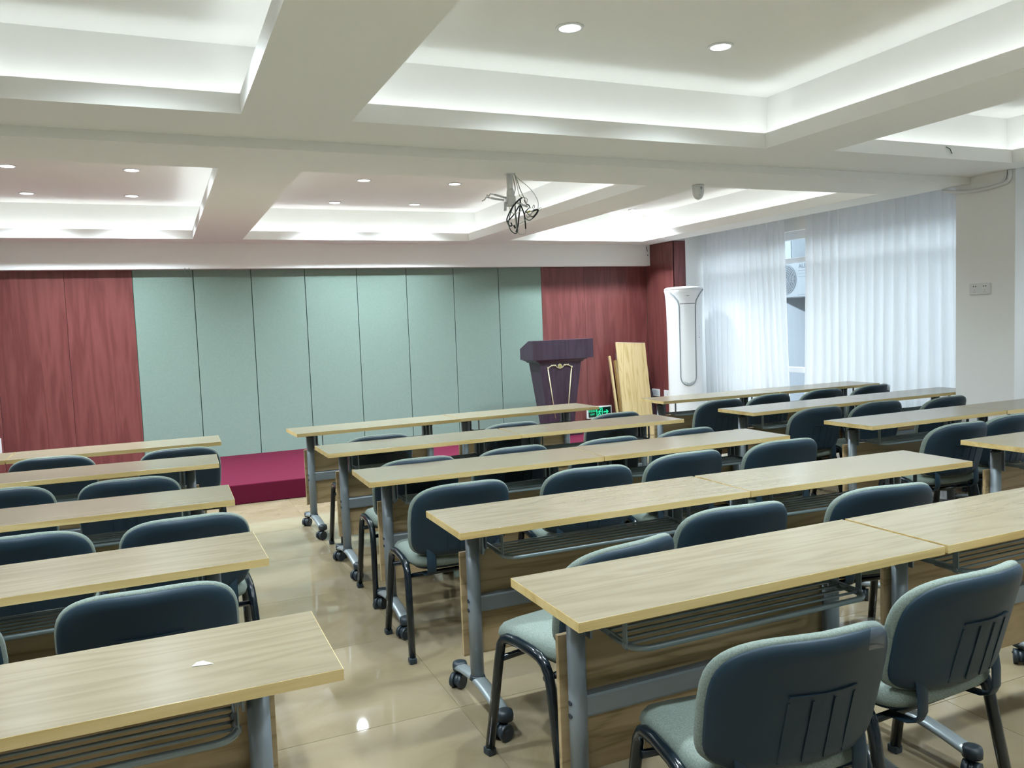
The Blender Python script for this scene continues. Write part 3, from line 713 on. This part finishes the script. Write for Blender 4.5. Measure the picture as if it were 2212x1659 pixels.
cbn = thing('cable_bundle', 'tangle of black and white cables hanging from the ceiling mount', 'cables', (PX, PY, ZF))
def smooth(pts, n=6):
    P = [Vector(p) for p in pts]; out = []
    for i in range(len(P)-1):
        p0, p1, p2, p3 = P[max(i-1, 0)], P[i], P[i+1], P[min(i+2, len(P)-1)]
        for j in range(n):
            t_ = j/n
            out.append(.5*((2*p1)+(-p0+p2)*t_+(2*p0-5*p1+4*p2-p3)*t_*t_+(-p0+3*p1-3*p2+p3)*t_**3))
    return out+[P[-1]]
cables = [
 ('cable_white', .0022, [(735, 150, 0), (830, 270, .0), (1010, 400, .02), (1150, 560, .03), (1220, 740, .03), (1215, 900, .03)]),
 ('cable_white', .0030, [(700, 150, 0), (740, 280, .01), (765, 470, .01), (745, 620, .02), (735, 690, .02)]),
 ('cable_white', .0028, [(750, 150, 0), (790, 330, -.01), (840, 520, -.01), (930, 720, .0), (985, 850, .02)]),
 ('cable_white', .0022, [(770, 160, .01), (790, 420, .0), (850, 640, .01), (950, 660, .02), (1000, 700, .02), (980, 800, .02)]),
 ('cable_black', .0050, [(850, 690, -.02), (760, 760, -.03), (640, 930, -.03), (545, 1150, -.03), (545, 1240, -.03)]),
 ('cable_teal', .0035, [(830, 720, -.01), (700, 850, -.02), (620, 1050, -.02), (580, 1250, -.02), (610, 1400, -.02), (690, 1480, -.02), (745, 1420, -.02), (740, 1180, -.01), (740, 850, 0)]),
 ('cable_black', .0050, [(845, 700, 0), (830, 900, .0), (800, 1120, .0), (780, 1300, .0), (740, 1440, 0)]),
 ('cable_black', .0045, [(850, 720, .01), (880, 850, .02), (930, 1020, .02), (945, 1200, .02), (950, 1360, .02)]),
 ('cable_white', .0024, [(950, 1350, .02), (940, 1450, .02), (880, 1485, .02), (790, 1455, .01), (735, 1200, 0), (735, 850, 0)]),
 ('cable_black', .0042, [(830, 850, .01), (730, 1050, .02), (620, 1200, .02), (640, 1290, .02), (690, 1290, .02), (670, 1220, .02)]),
 ('cable_white', .0020, [(870, 950, .0), (720, 1050, -.02), (650, 1020, -.02), (600, 900, -.02), (600, 800, -.02)]),
 ('cable_white', .0020, [(1060, 1010, .0), (920, 1180, .01), (800, 1260, .0), (700, 1290, .0)]),
 ('cable_teal', .0032, [(950, 960, .02), (1060, 1060, .03), (1120, 1090, .03), (1040, 1160, .03), (960, 1110, .03), (960, 1000, .03), (1040, 880, .03)]),
 ('cable_black', .0060, [(1090, 970, .03), (1150, 930, .03), (1215, 925, .03), (1180, 1010, .03), (1110, 1100, .03)]),
 ('cable_white', .0022, [(1215, 920, .03), (1260, 875, .03), (1290, 890, .03), (1250, 920, .03), (1200, 930, .03)]),
 ('cable_white', .0022, [(1090, 900, .02), (1120, 820, .02), (1130, 880, .02), (1040, 1080, .03), (980, 1060, .03)]),
 ('cable_black', .0035, [(930, 720, .01), (980, 800, .02), (1030, 830, .02), (1050, 900, .02)]),
]
for mat, r_, pts in cables: MB().tube(smooth([pp(a, b, dy) for a, b, dy in pts]), r_, 6).build('cable', mat, cbn)
MB().cyl(pp(985, 990, .02), pp(1055, 960, .02), .006, 8).build('connector', 'brass_yellow', cbn)
MB().cyl(pp(700, 1290, .0), pp(730, 1360, .0), .006, 8).build('connector', 'cable_black', cbn)
ms = thing('motion_sensor', 'white dome-ended sensor fixed under the ceiling beam', 'sensor', (3.649, 4.872, ZF))
MB().lathe([(.043, 0), (.043, -.012), (.042, -.045), (.038, -.070), (.028, -.092), (.012, -.103), (.003, -.105)], 24).build('housing', 'white_plastic', ms)
for (a_, z_, w_) in ((-.10, -.022, .010), (.06, -.022, .009), (-.02, -.030, .012), (-.28, -.075, .004)):
    th_ = -PI/2-.45+a_+.35; MB().bbox(.0425*math.cos(th_)-.003, .0425*math.cos(th_)+.003, .0425*math.sin(th_)-.003, .0425*math.sin(th_)+.003, z_-w_*.4, z_+w_*.4, .001).build('vent', 'text_grey', ms)
# ------------------------------------------------------------------ curtains
def curtain(label, y0, y1, zt, zb, folds, seed, flare0=0.0, flare1=0.0):
    r_ = random.Random(seed); n = folds*10; rows = 14; ph = [r_.uniform(0, 6.28) for _ in range(4)]
    amp = [r_.uniform(.55, 1.15) for _ in range(folds+2)]
    L = []
    for j in range(rows+1):
        v = j/rows; z = zt+(zb-zt)*v; row = []
        for i in range(n+1):
            u = i/n; a = amp[int(u*folds)]*(1-(u*folds) % 1)+amp[int(u*folds)+1]*((u*folds) % 1)
            y = y0+(y1-y0)*u
            y += (flare0*(1-u)+flare1*u)*v**1.5+.035*math.sin(9*u+ph[0]+v*1.3)*v
            g = .026+.012*v
            x = 6.285+a*g*math.sin(2*PI*folds*u+.9*math.sin(5*u+ph[1]))+.012*math.sin(2*PI*folds*2.3*u+ph[2]+v)*v+.03*math.sin(7*u+ph[3])*v
            row.append((x, y, z))
        L.append(row)
    o = MB().loops(L, True, False, False, False).build('curtain', 'sheer_curtain', None, False)
    return tag(o, label, 'curtain', 'sheer white curtains')
curtain('sheer white curtain on the air conditioner side of the narrow gap', 6.90, 8.33, 2.54, .04, 15, 4, -.06, 0)
curtain('sheer white curtain between the narrow gap and the white pillar', 4.535, 6.60, 2.54, .04, 18, 9, -.0, .03)
curtain('sheer white curtain strip visible beyond the white pillar at the picture edge', -.3, 4.01, 2.54, .04, 40, 12)
tag(MB().bbox(6.26, 6.31, 4.52, 8.36, 2.53, 2.56, .004).build('curtain_track', 'white_plastic'), 'white curtain track in the ceiling recess over the long window', 'curtain track')
# ------------------------------------------------------------------ outdoors, seen through the gap
struct(MB().box(8.42, 8.7, -2, 16, -4, 2.5).build('exterior_wall', 'outdoor_wall'), 'pale wall of the neighbouring building')
struct(MB().box(XW+.2, 9, -4, 18, -.8, -.6).build('ground', 'outdoor_grey'), 'grey ground outside')
ou = thing('outdoor_unit', 'white outdoor air conditioner unit with round fan grille on the neighbouring wall', 'air conditioner', (8.0, 8.66, 1.66))
MB().bbox(0, .32, -.46, .36, 0, .50, .012).build('casing', 'outdoor_white', ou)
MB().cyl((-.002, .105, .245), (.01, .105, .245), .205, 40).build('fan_recess', 'outdoor_grey', ou)
gm = MB()
for j in range(7):
    rr_ = .03+.028*j; gm.tube([(-.008, .105+rr_*math.cos(2*PI*k_/36), .245+rr_*math.sin(2*PI*k_/36)) for k_ in range(37)], .0035, 5)
for j in range(24): a_ = 2*PI*j/24; gm.tube([(-.006, .105+.02*math.cos(a_), .245+.02*math.sin(a_)), (-.006, .105+.2*math.cos(a_), .245+.2*math.sin(a_))], .003, 5)
gm.build('fan_grille', 'outdoor_white', ou)
MB().bbox(-.006, .002, -.43, -.13, .03, .47, .003).build('side_panel', 'outdoor_white', ou)
for z_ in (.27, .31, .35): MB().box(-.008, -.005, -.42, -.14, z_, z_+.004).build('groove', 'outdoor_grey', ou)
text('AUX', .085, (-.0075, -.240, .412), (PI/2, 0, -PI/2), 'print_grey', ou)
for yy in (-.32, .20):
    MB().box(-.02, .42, yy-.02, yy+.02, -.035, -.002).prism([(.0, -.035), (.42, -.035), (.42, -.20), (.40, -.19), (.06, -.055), (.0, -.050)], 1, yy-.012, yy+.012).build('bracket', 'outdoor_grey', ou)
dpipe = MB().tube([(8.36, 8.66-.145, 2.0), (8.36, 8.66-.145, -.5)], .03, 10).tube([(8.36, 8.515, 1.42), (8.30, 8.56, 1.415), (8.28, 8.59, 1.405)], .012, 8)
tag(dpipe.build('drain_pipe', 'outdoor_grey'), 'grey drain pipe below the outdoor air conditioner unit', 'pipe')
ub = thing('outdoor_shutter', 'pale grey panelled shutter on the neighbouring wall above the outdoor unit', 'shutter', (8.385, 9.3, 2.15))
for j in range(5): MB().bbox(-.03, .02, -.9+.32*j, -.9+.32*j+.31, 0, .345, .004).build('panel', 'outdoor_grey' if j % 2 else 'outdoor_white', ub)
for k_, (x, y, s) in enumerate(((7.55, 7.0, .34), (7.7, 5.6, .30))):
    sh_ = MB(); r_ = random.Random(20+k_)
    for i in range(260):
        th_, ph_ = r_.uniform(0, 2*PI), math.acos(r_.uniform(-.6, 1)); q = s*r_.uniform(.6, 1)
        c_ = Vector((math.cos(th_)*math.sin(ph_)*q, math.sin(th_)*math.sin(ph_)*q*1.3, .55+math.cos(ph_)*q*.8))
        a_ = Vector((r_.uniform(-1, 1), r_.uniform(-1, 1), r_.uniform(-1, 1))).normalized()*.045; b_ = Vector((r_.uniform(-1, 1), r_.uniform(-1, 1), r_.uniform(-1, 1))).normalized()*.028
        sh_.add([c_-a_, c_-b_, c_+a_, c_+b_], [(0, 1, 2, 3)])
    t = thing('shrub', ['grey-green shrub outdoors showing faintly through the curtain beside the gap', 'grey-green shrub outdoors showing faintly through the curtain beside the pillar'][k_], 'shrub', (x, y, 0))
    sh_.build('foliage', 'leaf_green', t, False); MB().cyl((0, 0, -.6), (0, 0, .5), .03, 8, .015).build('stem', 'cardboard', t)
# ------------------------------------------------------------------ small things
sc_ = MB().prism([(-.020, -.005), (.022, -.012), (.002, .014), (-.010, .012)], 2, 0, .0012).build('white_patch', 'paper')  # thin white triangular patch laid on the tabletop
sc_.location = (.044, 1.775, .7505); tag(sc_, 'small white triangular patch on the nearest left-block table', 'paper')
